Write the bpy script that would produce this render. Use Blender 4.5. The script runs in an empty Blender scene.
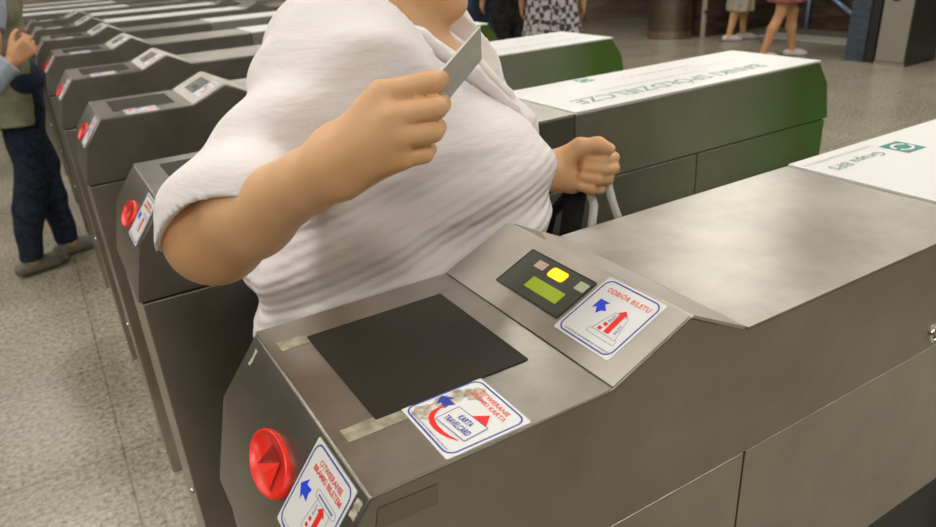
import bpy, bmesh, math, random
import numpy as np
from mathutils import Vector, Matrix

sc = bpy.context.scene
random.seed(4)
rng = np.random.default_rng(7)

# ------------------------------------------------------------------ camera, world, light, exposure
FPX = 713.16
CAMP = np.array([-.1213, -.3689, 1.3955])
RR = np.array([[0.85359362, -0.5175616, -0.05922774],
               [-0.26196284, -0.32818693, -0.90756201],
               [0.45028147, 0.79020461, -0.41572018]])
def at(u, v, d):
    """world point seen at photo pixel (u, v) at depth d"""
    return CAMP + d * (RR.T @ np.array([(u - 468) / FPX, (v - 263.5) / FPX, 1.0]))
cam = bpy.data.cameras.new('camera')
cam.sensor_width = 36
cam.lens = FPX / 936 * 36
cam.clip_start = 0.02
cam.dof.use_dof = True
cam.dof.focus_distance = 0.72
cam.dof.aperture_fstop = 9.0
co = bpy.data.objects.new('camera', cam)
sc.collection.objects.link(co)
mw = Matrix(((RR[0][0], -RR[1][0], -RR[2][0], CAMP[0]),
             (RR[0][1], -RR[1][1], -RR[2][1], CAMP[1]),
             (RR[0][2], -RR[1][2], -RR[2][2], CAMP[2]),
             (0, 0, 0, 1)))
co.matrix_world = mw
sc.camera = co

w = bpy.data.worlds.new('world'); sc.world = w; w.use_nodes = True
w.node_tree.nodes['Background'].inputs[0].default_value = (.75, .8, 1, 1)
w.node_tree.nodes['Background'].inputs[1].default_value = 0.25

def area(name, loc, sx, sy, power, col=(1, .95, .875), rot=(0, 0, 0)):
    l = bpy.data.lights.new(name, 'AREA'); l.shape = 'RECTANGLE'; l.size = sx; l.size_y = sy
    l.energy = power; l.color = col
    o = bpy.data.objects.new(name, l); o.location = loc; o.rotation_euler = rot
    sc.collection.objects.link(o); return o
CEIL = 2.95
LAMPS = [(x, y) for x in (-3.2, -0.8, 1.6, 4.0, 6.4) for y in (-3.4, -1.3, 0.8, 2.9, 5.0, 7.1)]
for x, y in LAMPS:
    area('ceiling_lamp', (x, y, CEIL - .09), 1.35, .26, 18.5)
sc.view_settings.view_transform = 'Standard'
sc.view_settings.look = 'None'
sc.view_settings.gamma = 1
sc.view_settings.use_curve_mapping = False
sc.view_settings.exposure = 0.0
sc.cycles.use_denoising = True
sc.cycles.max_bounces = 6

# ------------------------------------------------------------------ material helpers
def mat(name, col, rough=.5, metal=0.0, emit=None, es=0.0, spec=None):
    m = bpy.data.materials.new(name); m.use_nodes = True
    b = m.node_tree.nodes['Principled BSDF']
    b.inputs['Base Color'].default_value = (*col, 1)
    b.inputs['Roughness'].default_value = rough
    b.inputs['Metallic'].default_value = metal
    if spec is not None: b.inputs['Specular IOR Level'].default_value = spec
    if emit: b.inputs['Emission Color'].default_value = (*emit, 1); b.inputs['Emission Strength'].default_value = es
    return m
def nd(m, t, **kw):
    n = m.node_tree.nodes.new(t)
    for k, v in kw.items():
        if k in n.inputs.keys() if isinstance(k, str) else False: n.inputs[k].default_value = v
        else: setattr(n, k, v)
    return n
def lk(m, a, ao, b, bi): m.node_tree.links.new(a.outputs[ao], b.inputs[bi])
def bsdf(m): return m.node_tree.nodes['Principled BSDF']
def noise_col(m, c1, c2, scale, stretch=(1, 1, 1), detail=4, lo=.35, hi=.65, coord='Object', bump=0, bdist=.001, rough=None):
    tc = nd(m, 'ShaderNodeTexCoord'); mp = nd(m, 'ShaderNodeMapping'); mp.inputs['Scale'].default_value = stretch
    n = nd(m, 'ShaderNodeTexNoise'); n.inputs['Scale'].default_value = scale; n.inputs['Detail'].default_value = detail
    r = nd(m, 'ShaderNodeValToRGB'); e = r.color_ramp.elements
    e[0].position = lo; e[1].position = hi; e[0].color = (*c1, 1); e[1].color = (*c2, 1)
    lk(m, tc, coord, mp, 0); lk(m, mp, 0, n, 'Vector'); lk(m, n, 'Fac', r, 0); lk(m, r, 0, bsdf(m), 'Base Color')
    if bump:
        b = nd(m, 'ShaderNodeBump'); b.inputs['Strength'].default_value = bump; b.inputs['Distance'].default_value = bdist
        lk(m, n, 'Fac', b, 'Height'); lk(m, b, 0, bsdf(m), 'Normal')
    if rough:
        mr = nd(m, 'ShaderNodeMapRange'); mr.inputs['To Min'].default_value = rough[0]; mr.inputs['To Max'].default_value = rough[1]
        lk(m, n, 'Fac', mr, 0); lk(m, mr, 0, bsdf(m), 'Roughness')
    return n, r

def steel(name, c1, c2, rough=(.28, .42), stretch=(2, 2, 60), green=False):
    m = mat(name, c1, .35, 1.0)
    tc = nd(m, 'ShaderNodeTexCoord')
    mp = nd(m, 'ShaderNodeMapping'); mp.inputs['Scale'].default_value = stretch
    n = nd(m, 'ShaderNodeTexNoise'); n.inputs['Scale'].default_value = 12; n.inputs['Detail'].default_value = 5
    n2 = nd(m, 'ShaderNodeTexNoise'); n2.inputs['Scale'].default_value = 9; n2.inputs['Detail'].default_value = 6; n2.inputs['Roughness'].default_value = .65
    lk(m, tc, 'Object', mp, 0); lk(m, mp, 0, n, 'Vector'); lk(m, tc, 'Object', n2, 'Vector')
    r = nd(m, 'ShaderNodeValToRGB'); e = r.color_ramp.elements
    e[0].position = .3; e[1].position = .7; e[0].color = (*c1, 1); e[1].color = (*c2, 1)
    lk(m, n2, 'Fac', r, 0)
    mr = nd(m, 'ShaderNodeMapRange'); mr.inputs['To Min'].default_value = rough[0]; mr.inputs['To Max'].default_value = rough[1]
    ad = nd(m, 'ShaderNodeMath', operation='ADD'); ml = nd(m, 'ShaderNodeMath', operation='MULTIPLY'); ml.inputs[1].default_value = .5
    lk(m, n, 'Fac', ad, 0); lk(m, n2, 'Fac', ad, 1); lk(m, ad, 0, ml, 0); lk(m, ml, 0, mr, 0)
    lk(m, mr, 0, bsdf(m), 'Roughness')
    b = nd(m, 'ShaderNodeBump'); b.inputs['Strength'].default_value = .06; b.inputs['Distance'].default_value = .0006
    lk(m, n, 'Fac', b, 'Height'); lk(m, b, 0, bsdf(m), 'Normal')
    if green:
        sx = nd(m, 'ShaderNodeSeparateXYZ'); lk(m, tc, 'Object', sx, 0)
        g = nd(m, 'ShaderNodeMapRange'); g.inputs['From Min'].default_value = green[0]; g.inputs['From Max'].default_value = green[1]
        lk(m, sx, 'X', g, 0)
        n3 = nd(m, 'ShaderNodeTexNoise'); n3.inputs['Scale'].default_value = 4.0
        lk(m, tc, 'Object', n3, 'Vector')
        gm = nd(m, 'ShaderNodeValToRGB'); ge = gm.color_ramp.elements
        ge[0].position = .35; ge[0].color = (.085, .115, .03, 1); ge[1].position = .62; ge[1].color = (.06, .165, .02, 1)
        lk(m, n3, 'Fac', gm, 0)
        mx = nd(m, 'ShaderNodeMix', data_type='RGBA')
        lk(m, g, 0, mx, 0); m.node_tree.links.new(r.outputs[0], mx.inputs[6]); m.node_tree.links.new(gm.outputs[0], mx.inputs[7])
        m.node_tree.links.new(mx.outputs[2], bsdf(m).inputs['Base Color'])
        mm = nd(m, 'ShaderNodeMapRange'); mm.inputs['To Min'].default_value = 1.0; mm.inputs['To Max'].default_value = .25
        lk(m, g, 0, mm, 0); lk(m, mm, 0, bsdf(m), 'Metallic')
    else:
        lk(m, r, 0, bsdf(m), 'Base Color')
    return m

M = {}
M['steel'] = steel('brushed_steel', (.29, .275, .24), (.38, .365, .325))  # kept darker than the tops, putting side shade into the colour
M['steel_top'] = steel('brushed_steel_lit_top', (.35, .335, .295), (.52, .50, .45), rough=(.25, .44), stretch=(60, 2, 2))  # lighter steel copy: brightness of the lit tops put into the colour
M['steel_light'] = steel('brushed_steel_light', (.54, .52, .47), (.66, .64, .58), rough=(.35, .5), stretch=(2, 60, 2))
M['steel_green'] = steel('steel_fading_to_green', (.50, .47, .42), (.60, .57, .51), green=(.95, 1.55))  # steel colour blends into mottled green along x
M['steel_lower'] = steel('brushed_steel_lower', (.37, .35, .31), (.46, .43, .38), green=(.95, 1.6))
M['steel_dull'] = steel('brushed_steel_dull', (.44, .41, .36), (.54, .50, .44))
M['dark'] = mat('dark_plastic', (.02, .02, .018), .5)
M['glass'] = mat('reader_glass', (.022, .020, .014), .55, spec=.25)
M['screen'] = mat('display_glass', (.07, .07, .055), .5, spec=.3)
M['screen_off'] = mat('display_glass_grey', (.16, .16, .14), .5)
M['white'] = mat('white_vinyl', (.73, .74, .74), .45)
M['board'] = mat('white_board', (.68, .69, .665), .4)
M['blue'] = mat('print_blue', (.02, .05, .36), .45)
M['bright_blue'] = mat('print_bright_blue', (.01, .06, .75), .45)
M['red'] = mat('print_red', (.78, .02, .015), .45)
M['redtxt'] = mat('print_red_text', (.75, .10, .07), .45)
M['slotred'] = mat('red_plastic', (.85, .025, .012), .3)
M['slotdark'] = mat('red_plastic_throat_shade', (.30, .008, .005), .45)  # darker copy of the red: shade inside the funnel put into the colour
M['ink'] = mat('print_ink', (.10, .10, .20), .5)
M['grey'] = mat('print_grey', (.25, .26, .28), .5)
M['lilac'] = mat('print_lilac', (.5, .5, .62), .5)
M['teal'] = mat('print_teal', (.02, .22, .19), .45)
M['tealtxt'] = mat('print_grey_green', (.16, .27, .26), .5)
M['pink'] = mat('print_pink', (.75, .40, .42), .5)
M['lcd'] = mat('lcd_green', (.30, .42, .02), .4, emit=(.42, .62, .02), es=.12)
M['amber'] = mat('amber_lamp', (1, .6, .02), .4, emit=(1, .40, .003), es=1.4)
M['lampoff'] = mat('unlit_lamp_pink', (.55, .45, .36), .5)
M['lampoff2'] = mat('unlit_lamp_pale', (.50, .55, .40), .5)
M['tape'] = mat('old_adhesive', (.42, .38, .27), .8)
noise_col(M['tape'], (.22, .195, .135), (.40, .37, .28), 90)
M['scrape'] = mat('scraped_paint', (.5, .46, .36), .8)
noise_col(M['scrape'], (.3, .26, .2), (.66, .62, .52), 160)
M['chrome'] = mat('chrome', (.8, .8, .78), .15, 1.0)

# ------------------------------------------------------------------ object helpers
def link(o): sc.collection.objects.link(o); return o
def empty(name, loc=(0, 0, 0), rz=0):
    o = bpy.data.objects.new(name, None); o.location = loc; o.rotation_euler = (0, 0, rz); o.empty_display_size = .1
    return link(o)
def tag(o, label, cat, group=None, kind=None):
    if label: o['label'] = label
    if cat: o['category'] = cat
    if group: o['group'] = group
    if kind: o['kind'] = kind
    return o
def mesh_obj(name, verts, faces, m, parent=None, smooth=False, label=None):
    me = bpy.data.meshes.new(name); me.from_pydata([tuple(map(float, v)) for v in verts], [], [tuple(f) for f in faces]); me.update()
    o = bpy.data.objects.new(name, me)
    if m: me.materials.append(m)
    if smooth:
        me.polygons.foreach_set('use_smooth', [True] * len(me.polygons))
    if parent: o.parent = parent
    if label: o['label'] = label
    return link(o)
def bevel(o, wdt=.002, seg=2, ang=30):
    b = o.modifiers.new('bevel', 'BEVEL'); b.width = wdt; b.segments = seg; b.limit_method = 'ANGLE'; b.angle_limit = math.radians(ang)
    b.harden_normals = True
    for p in o.data.polygons: p.use_smooth = True
    return o
def box(name, x0, x1, y0, y1, z0, z1, m, parent=None, bev=0, label=None):
    v = [(x, y, z) for x in (x0, x1) for y in (y0, y1) for z in (z0, z1)]
    f = [(0, 1, 3, 2), (4, 6, 7, 5), (0, 4, 5, 1), (2, 3, 7, 6), (0, 2, 6, 4), (1, 5, 7, 3)]
    o = mesh_obj(name, v, f, m, parent, label=label)
    if bev: bevel(o, bev)
    return o
def prism_y(name, prof, y0, y1, m, parent=None, bev=0, far_shift=None):
    n = len(prof); v = []
    for i, (x, z) in enumerate(prof): v.append((x, y0, z))
    for i, (x, z) in enumerate(prof): v.append((x + (far_shift.get(i, 0) if far_shift else 0), y1, z))
    f = [tuple(range(n)), tuple(range(2 * n - 1, n - 1, -1))]
    for i in range(n):
        j = (i + 1) % n; f.append((i, i + n, j + n, j))
    o = mesh_obj(name, v, f, m, parent)
    bm = bmesh.new(); bm.from_mesh(o.data); bmesh.ops.recalc_face_normals(bm, faces=bm.faces); bm.to_mesh(o.data); bm.free()
    if bev: bevel(o, bev)
    return o
class Frame:
    """a plane in space: origin o, unit axes a (right) and b (up), n outwards"""
    def __init__(s, o, a, b):
        s.o = Vector(o); s.a = Vector(a).normalized(); s.b = Vector(b).normalized(); s.n = s.a.cross(s.b)
    def p(s, x, y, h=0): return s.o + s.a * x + s.b * y + s.n * h
def flat(name, fr, pts, h, t, m, parent):
    """a polygon of thickness t lying at height h above the plane of the frame"""
    n = len(pts)
    v = [fr.p(x, y, h) for x, y in pts] + [fr.p(x, y, h + t) for x, y in pts]
    f = [tuple(range(n - 1, -1, -1)), tuple(range(n, 2 * n))] + [(i, (i + 1) % n, (i + 1) % n + n, i + n) for i in range(n)]
    return v, f
def flats(name, fr, polys, h, t, m, parent):
    V = []; F = []
    for pts in polys:
        v, f = flat(name, fr, pts, h, t, m, parent); k = len(V); V += v; F += [tuple(i + k for i in q) for q in f]
    return mesh_obj(name, V, F, m, parent)
def rrect(x0, y0, x1, y1, r, n=6):
    P = []
    for cx, cy, a0 in ((x1 - r, y1 - r, 0), (x0 + r, y1 - r, 90), (x0 + r, y0 + r, 180), (x1 - r, y0 + r, 270)):
        for i in range(n + 1):
            a = math.radians(a0 + 90 * i / n); P.append((cx + r * math.cos(a), cy + r * math.sin(a)))
    return P
def ring(name, fr, x0, y0, x1, y1, r, wd, h, t, m, parent):
    A = rrect(x0, y0, x1, y1, r); B = rrect(x0 + wd, y0 + wd, x1 - wd, y1 - wd, max(r - wd, .0002)); n = len(A)
    V = [fr.p(*p, h + t) for p in A] + [fr.p(*p, h + t) for p in B] + [fr.p(*p, h) for p in A] + [fr.p(*p, h) for p in B]
    F = []
    for i in range(n):
        j = (i + 1) % n
        F += [(i, j, j + n, i + n), (i, i + 2 * n, j + 2 * n, j), (i + n, j + n, j + 3 * n, i + 3 * n)]
    return mesh_obj(name, V, F, m, parent)
def stroke(fr, pts, wd):
    out = []
    for (x0, y0), (x1, y1) in zip(pts[:-1], pts[1:]):
        dx, dy = x1 - x0, y1 - y0; L = math.hypot(dx, dy) or 1; nx, ny = -dy / L * wd / 2, dx / L * wd / 2
        out.append([(x0 + nx, y0 + ny), (x0 - nx, y0 - ny), (x1 - nx, y1 - ny), (x1 + nx, y1 + ny)])
    return out
_dg = None
def text(name, s, fr, x, y, width, height, m, parent, h=.0006, bold=0.0, ang=0, spacing=1.0, shear=0):
    """lettering centred on (x, y) of the frame, stretched to width x height"""
    c = bpy.data.curves.new(name, 'FONT'); c.body = s; c.align_x = 'CENTER'; c.offset = bold; c.space_character = spacing
    c.resolution_u = 2; c.shear = shear; c.space_line = 1.0
    o = bpy.data.objects.new(name, c); link(o)
    bpy.context.view_layer.update()
    me = bpy.data.meshes.new_from_object(o.evaluated_get(bpy.context.evaluated_depsgraph_get()))
    bpy.data.objects.remove(o); bpy.data.curves.remove(c)
    n = len(me.vertices); co_ = np.zeros(n * 3); me.vertices.foreach_get('co', co_); co_ = co_.reshape(-1, 3)
    lo, hi = co_.min(0), co_.max(0); k = (hi - lo)
    ca, sa = math.cos(ang), math.sin(ang)
    X = (co_[:, 0] - (lo[0] + hi[0]) / 2) / k[0] * width; Y = (co_[:, 1] - (lo[1] + hi[1]) / 2) / k[1] * height
    x2 = x + X * ca - Y * sa; y2 = y + X * sa + Y * ca
    W3 = np.array(fr.o)[None] + x2[:, None] * np.array(fr.a) + y2[:, None] * np.array(fr.b) + h * np.array(fr.n)
    me.vertices.foreach_set('co', W3.ravel().astype(np.float32)); me.update()
    me.materials.clear(); me.materials.append(m)
    o = bpy.data.objects.new(name, me); o.parent = parent
    return link(o)
def tube(name, pts, r, m, parent=None, n=12, closed_ends=True, smooth=True):
    P = [Vector(p) for p in pts]; V = []; F = []
    up = Vector((0, 0, 1))
    for i, p in enumerate(P):
        d = (P[min(i + 1, len(P) - 1)] - P[max(i - 1, 0)]).normalized()
        a = d.cross(up)
        if a.length < 1e-3: a = d.cross(Vector((1, 0, 0)))
        a.normalize(); b = d.cross(a).normalized(); rr = r[i] if isinstance(r, (list, tuple)) else r
        for k in range(n):
            t = 2 * math.pi * k / n; V.append(p + a * rr * math.cos(t) + b * rr * math.sin(t))
    for i in range(len(P) - 1):
        for k in range(n):
            F.append((i * n + k, i * n + (k + 1) % n, (i + 1) * n + (k + 1) % n, (i + 1) * n + k))
    if closed_ends:
        F.append(tuple(range(n - 1, -1, -1))); F.append(tuple(range((len(P) - 1) * n, len(P) * n)))
    return mesh_obj(name, V, F, m, parent, smooth=smooth)
def ribbon(name, pts, wvec, wd, t, m, parent=None):
    """a flat strap following pts, wide along wvec"""
    P = [Vector(p) for p in pts]; wv = Vector(wvec).normalized(); V = []; F = []
    for i, p in enumerate(P):
        d = (P[min(i + 1, len(P) - 1)] - P[max(i - 1, 0)]).normalized(); n_ = d.cross(wv).normalized() * t / 2
        a = wv * wd / 2; V += [p - a - n_, p + a - n_, p + a + n_, p - a + n_]
    for i in range(len(P) - 1):
        for k in range(4): F.append((i * 4 + k, i * 4 + (k + 1) % 4, i * 4 + 4 + (k + 1) % 4, i * 4 + 4 + k))
    F += [(3, 2, 1, 0), tuple(len(V) - 4 + k for k in range(4))]
    o = mesh_obj(name, V, F, m, parent, smooth=True); return o
def copy_tree(o, parent=None):
    c = o.copy(); link(c)
    if parent: c.parent = parent
    for ch in list(o.children): copy_tree(ch, c)
    return c

# ------------------------------------------------------------------ signed-distance figures -> one continuous mesh
def cone(a, b, ra, rb, k=.02):
    return ('c', np.array(a, float), np.array(b, float), ra, rb, k)
def ell(c, r, Rm=None, k=.03):
    return ('e', np.array(c, float), np.array(r, float), np.eye(3) if Rm is None else np.array(Rm, float), 0, k)
def prim_d(p, X):
    if p[0] == 'c':
        a, b = p[1], p[2]; ab = b - a; L = ab @ ab + 1e-9
        t = np.clip(((X - a) @ ab) / L, 0, 1)
        q = X - a - t[:, None] * ab
        return np.sqrt(np.einsum('ij,ij->i', q, q)) - (p[3] + (p[4] - p[3]) * t)
    q = (X - p[1]) @ p[3].T
    k0 = np.linalg.norm(q / p[2], axis=1); k1 = np.linalg.norm(q / p[2] ** 2, axis=1) + 1e-9
    return k0 * (k0 - 1) / k1
def union(prims, X):
    d = None
    for p in prims:
        e = prim_d(p, X)
        if d is None: d = e
        else:
            k = p[5]; h = np.clip(.5 + .5 * (d - e) / k, 0, 1)
            d = d * (1 - h) + e * h - k * h * (1 - h)
    return d
def nets(name, f, lo, hi, h, m, parent=None, smooth_it=1):
    """surface nets over the region lo..hi with cell h"""
    lo = np.array(lo, float); B = 8
    nb = np.ceil((np.array(hi) - lo) / (h * B)).astype(int); N = nb * B
    G = np.zeros(N, np.float32)
    ii = np.stack(np.meshgrid(*[np.arange(k) for k in nb], indexing='ij'), -1).reshape(-1, 3)
    cen = lo + (ii * B + (B - 1) / 2) * h
    d = f(cen); act = np.abs(d) < h * B * .87 * 1.35 + .012
    loc = np.stack(np.meshgrid(*[np.arange(B)] * 3, indexing='ij'), -1).reshape(-1, 3)
    Gb = G.reshape(nb[0], B, nb[1], B, nb[2], B)
    Gb[...] = d.reshape(nb)[:, None, :, None, :, None]
    ai = ii[act]
    for s in range(0, len(ai), 1500):
        blk = ai[s:s + 1500]; P = lo + (blk[:, None] * B + loc[None]) * h
        v = f(P.reshape(-1, 3)).reshape(len(blk), B, B, B)
        Gb[blk[:, 0], :, blk[:, 1], :, blk[:, 2], :] = v
    S = G < 0
    c = sum(S[i:N[0] - 1 + i, j:N[1] - 1 + j, k:N[2] - 1 + k].astype(np.int8) for i in (0, 1) for j in (0, 1) for k in (0, 1))
    cells = np.argwhere((c > 0) & (c < 8)); idx = -np.ones(c.shape, np.int64); idx[tuple(cells.T)] = np.arange(len(cells))
    acc = np.zeros((len(cells), 3)); cnt = np.zeros(len(cells))
    for ax in range(3):
        o1, o2 = [a for a in range(3) if a != ax]
        for s1 in (0, 1):
            for s2 in (0, 1):
                p = cells.copy(); p[:, o1] += s1; p[:, o2] += s2; q = p.copy(); q[:, ax] += 1
                a = G[tuple(p.T)]; b = G[tuple(q.T)]; ch = (a < 0) != (b < 0)
                t = np.where(ch, a / (a - b + 1e-20), 0); pos = p.astype(float); pos[:, ax] += t
                acc[ch] += pos[ch]; cnt[ch] += 1
    V = lo + acc / cnt[:, None] * h
    F = []
    for ax in range(3):
        o1, o2 = [(1, 2), (2, 0), (0, 1)][ax]
        sl0 = [slice(None)] * 3; sl1 = [slice(None)] * 3; sl0[ax] = slice(0, -1); sl1[ax] = slice(1, None)
        a = S[tuple(sl0)]; b = S[tuple(sl1)]
        e = np.argwhere(a != b)
        e = e[(e[:, o1] > 0) & (e[:, o2] > 0) & (e[:, o1] < N[o1] - 1) & (e[:, o2] < N[o2] - 1)]
        sg = a[tuple(e.T)]
        def cid(d1, d2):
            q = e.copy(); q[:, o1] -= d1; q[:, o2] -= d2; return idx[tuple(q.T)]
        q = np.stack([cid(1, 1), cid(0, 1), cid(0, 0), cid(1, 0)], 1)
        q[~sg] = q[~sg][:, ::-1]; F.append(q)
    F = np.concatenate(F); F = F[(F >= 0).all(1)]
    me = bpy.data.meshes.new(name)
    me.vertices.add(len(V)); me.vertices.foreach_set('co', V.astype(np.float32).ravel())
    me.loops.add(len(F) * 4); me.loops.foreach_set('vertex_index', F.ravel().astype(np.int32))
    me.polygons.add(len(F)); me.polygons.foreach_set('loop_start', np.arange(len(F), dtype=np.int32) * 4)
    me.polygons.foreach_set('use_smooth', np.ones(len(F), bool))
    me.update(); me.validate()
    me.materials.append(m)
    o = bpy.data.objects.new(name, me)
    if parent: o.parent = parent
    link(o)
    if smooth_it:
        sm = o.modifiers.new('smooth', 'SMOOTH'); sm.factor = .5; sm.iterations = smooth_it
    return o

exec_parts = []
# ================================================================== THE SETTING
def struct(o): o['kind'] = 'structure'; return o
mf = mat('terrazzo_floor', (.4, .38, .33), .3)
def floor_mat(m):
    tc = nd(m, 'ShaderNodeTexCoord')
    n = nd(m, 'ShaderNodeTexNoise'); n.inputs['Scale'].default_value = 55; n.inputs['Detail'].default_value = 8; n.inputs['Roughness'].default_value = .8
    v = nd(m, 'ShaderNodeTexNoise'); v.inputs['Scale'].default_value = 1.3; v.inputs['Detail'].default_value = 4
    br = nd(m, 'ShaderNodeTexBrick'); br.offset = 0; br.inputs['Scale'].default_value = 1.0
    br.inputs['Brick Width'].default_value = .6; br.inputs['Row Height'].default_value = .6; br.inputs['Mortar Size'].default_value = .0035
    br.inputs['Color1'].default_value = (.92, .92, .92, 1); br.inputs['Color2'].default_value = (1, 1, 1, 1); br.inputs['Mortar'].default_value = (.62, .60, .56, 1)
    mp = nd(m, 'ShaderNodeMapping'); mp.inputs['Location'].default_value = (.19, .05, 0)
    lk(m, tc, 'Object', mp, 0); lk(m, mp, 0, br, 'Vector')
    lk(m, tc, 'Object', n, 'Vector'); lk(m, tc, 'Object', v, 'Vector')
    r = nd(m, 'ShaderNodeValToRGB'); e = r.color_ramp.elements
    e[0].position = .38; e[0].color = (.125, .11, .075, 1); e[1].position = .62; e[1].color = (.54, .50, .40, 1)
    x = e.new(.47); x.color = (.315, .29, .22, 1)
    lk(m, n, 'Fac', r, 0)
    mx = nd(m, 'ShaderNodeMix', data_type='RGBA', blend_type='MULTIPLY'); mx.inputs[0].default_value = 1
    m.node_tree.links.new(r.outputs[0], mx.inputs[6]); m.node_tree.links.new(br.outputs[0], mx.inputs[7])
    r2 = nd(m, 'ShaderNodeValToRGB'); e2 = r2.color_ramp.elements; e2[0].position = .3; e2[0].color = (.82, .82, .82, 1); e2[1].position = .7
    lk(m, v, 'Fac', r2, 0)
    mx2 = nd(m, 'ShaderNodeMix', data_type='RGBA', blend_type='MULTIPLY'); mx2.inputs[0].default_value = 1
    m.node_tree.links.new(mx.outputs[2], mx2.inputs[6]); m.node_tree.links.new(r2.outputs[0], mx2.inputs[7])
    m.node_tree.links.new(mx2.outputs[2], bsdf(m).inputs['Base Color'])
    mr = nd(m, 'ShaderNodeMapRange'); mr.inputs['To Min'].default_value = .14; mr.inputs['To Max'].default_value = .34
    lk(m, v, 'Fac', mr, 0); lk(m, mr, 0, bsdf(m), 'Roughness')
floor_mat(mf)
mwall = mat('brown_stone_cladding', (.16, .11, .08), .4)
noise_col(mwall, (.040, .026, .018), (.125, .085, .060), 2.5, (1, 1, 7), 6)
mwall2 = mat('pinkish_stone_cladding', (.3, .22, .17), .4)
noise_col(mwall2, (.20, .15, .11), (.34, .27, .21), 2.0, (1, 1, 8), 6)
mceil = mat('ceiling_panels', (.42, .40, .36), .8)
noise_col(mceil, (.36, .34, .31), (.46, .44, .40), 1.5)
XL, XR, YN, YF = -6, 12, -6, 9.3
struct(box('floor', XL, XR, YN, YF + .2, -.2, 0, mf))
struct(box('ceiling', XL, XR, YN, YF + .2, CEIL, CEIL + .2, mceil))
struct(box('wall_far', XL, XR, YF, YF + .2, 0, CEIL, mwall2))
struct(box('wall_near', XL, XR, YN - .2, YN, 0, CEIL, mwall))
struct(box('wall_left', XL - .2, XL, YN, YF + .2, 0, CEIL, mwall))
struct(box('wall_right', 8.93, 9.13, YN, 6.48, 0, CEIL, mwall))
struct(box('wall_side', 7.62, 9.13, 6.48, 6.75, 0, CEIL, mwall))
struct(box('wall_end', XR, XR + .2, YN, YF + .2, 0, CEIL, mwall))
for x in (7.9, 9.4):
    struct(box('trim_%d' % (1 if x < 8 else 2), x, x + .02, YF - .012, YF, 0, CEIL, mat('panel_joint', (.08, .05, .04), .6)))
tm = mat('ribbed_white_paving', (.62, .60, .58), .4)
noise_col(tm, (.50, .49, .47), (.72, .70, .68), 30)
tp = box('tactile_paving', 8.0, 8.42, 1.5, 6.0, 0, .006, tm, bev=.001)
tag(tp, 'pale ribbed paving strip crossing the floor in front of the brown wall', 'paving')
# ceiling fittings
mem = mat('tube_glow', (1, 1, 1), .5, emit=(1, .95, .86), es=2.5)
mfit = mat('white_fitting', (.7, .7, .68), .4)
first = None
for i, (x, y) in enumerate(LAMPS):
    if first is None:
        e = empty('ceiling_light', (x, y, CEIL))
        fr_ = box('housing', -.7, .7, -.15, .15, -.07, 0, mfit, e, bev=.005)
        box('diffuser', -.68, .68, -.13, .13, -.078, -.0705, mem, e)
        first = e
    else:
        e = copy_tree(first); e.location = (x, y, CEIL)
    tag(e, 'long fluorescent ceiling light above the ticket hall', 'ceiling light', 'ceiling lights in rows')
# round steel pillar
pe = empty('pillar', (7.37, 6.86, 0))
ms = steel('pillar_steel', (.20, .17, .13), (.27, .23, .18), stretch=(1, 1, 30))
def cyl(name, cx, cy, z0, z1, r, m, parent, n=48, bev=0):
    V = []; F = []
    for z in (z0, z1):
        for k in range(n): V.append((cx + r * math.cos(2 * math.pi * k / n), cy + r * math.sin(2 * math.pi * k / n), z))
    for k in range(n): F.append((k, (k + 1) % n, (k + 1) % n + n, k + n))
    F += [tuple(range(n - 1, -1, -1)), tuple(range(n, 2 * n))]
    o = mesh_obj(name, V, F, m, parent, smooth=True)
    bevel(o, bev or .002); return o
cyl('shaft', 0, 0, .10, CEIL, .295, ms, pe)
cyl('base_collar', 0, 0, 0, .10, .30, steel('collar_steel', (.36, .31, .25), (.44, .38, .31)), pe)
tag(pe, 'round brown steel-clad pillar standing beside the brown wall', 'pillar')
dp = empty('downpipe', (7.60, 6.50, 0))
cyl('pipe', 0, 0, 0, CEIL, .035, mat('pale_pipe', (.42, .36, .29), .4), dp, 20)
box('bracket', -.03, .03, -.045, .0, .30, .34, M['chrome'], dp)
tag(dp, 'slim pale vertical pipe between the round pillar and the brown wall', 'pipe')
# kiosk on the right
ke = empty('ticket_cabinet', (7.06, 3.52, 0))
mk = mat('beige_steel_cabinet', (.33, .31, .26), .45, .3)
mkd = mat('dark_cabinet_side', (.045, .042, .038), .35, .3)
box('body', 0.012, .55, .0, .30, .0, 2.1, mkd, ke, bev=.004)
box('door', .0, .014, .01, .29, .04, 2.08, mk, ke, bev=.003)
box('plinth', .006, .012, .0, .30, .0, .035, mk, ke)
box('card_slot', -.004, .002, .15, .20, .60, .70, M['dark'], ke)
cyl('lock', 0, .19, .60, .62, .012, M['dark'], ke, 16)
tag(ke, 'tall beige steel cabinet with a black slot and a dark side', 'cabinet')
be = empty('information_pillar', (7.10, 3.92, 0))
mb = mat('blue_grey_panel', (.075, .10, .15), .35)
noise_col(mb, (.045, .058, .08), (.07, .088, .12), 6, (1, 1, 4))
box('side_panel', .03, .45, .04, .24, 0, 2.1, mb, be, bev=.004)
box('front_panel', .0, .03, .04, .24, 0, 2.1, mb, be, bev=.003)
box('black_edge', .02, .40, -.055, .038, 0, 2.1, M['dark'], be, bev=.003)
tag(be, 'blue-grey upright panel with a black edge left of the beige cabinet', 'panel')
bk = empty('dark_bin', (8.48, 3.45, 0))
box('bin_body', 0, .38, -.1, .3, 0, 1.3, M['dark'], bk, bev=.01)
box('bin_rim', -.01, .39, -.11, .31, 1.3, 1.34, mat('rim_grey', (.2, .2, .2), .5), bk, bev=.005)
tag(bk, 'black upright box at the right edge behind the beige cabinet', 'box')
hr = empty('handrail', (8.4, 4.6, 0))
mh = mat('blue_lit_rail', (.30, .42, .62), .25, .3)
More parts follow.
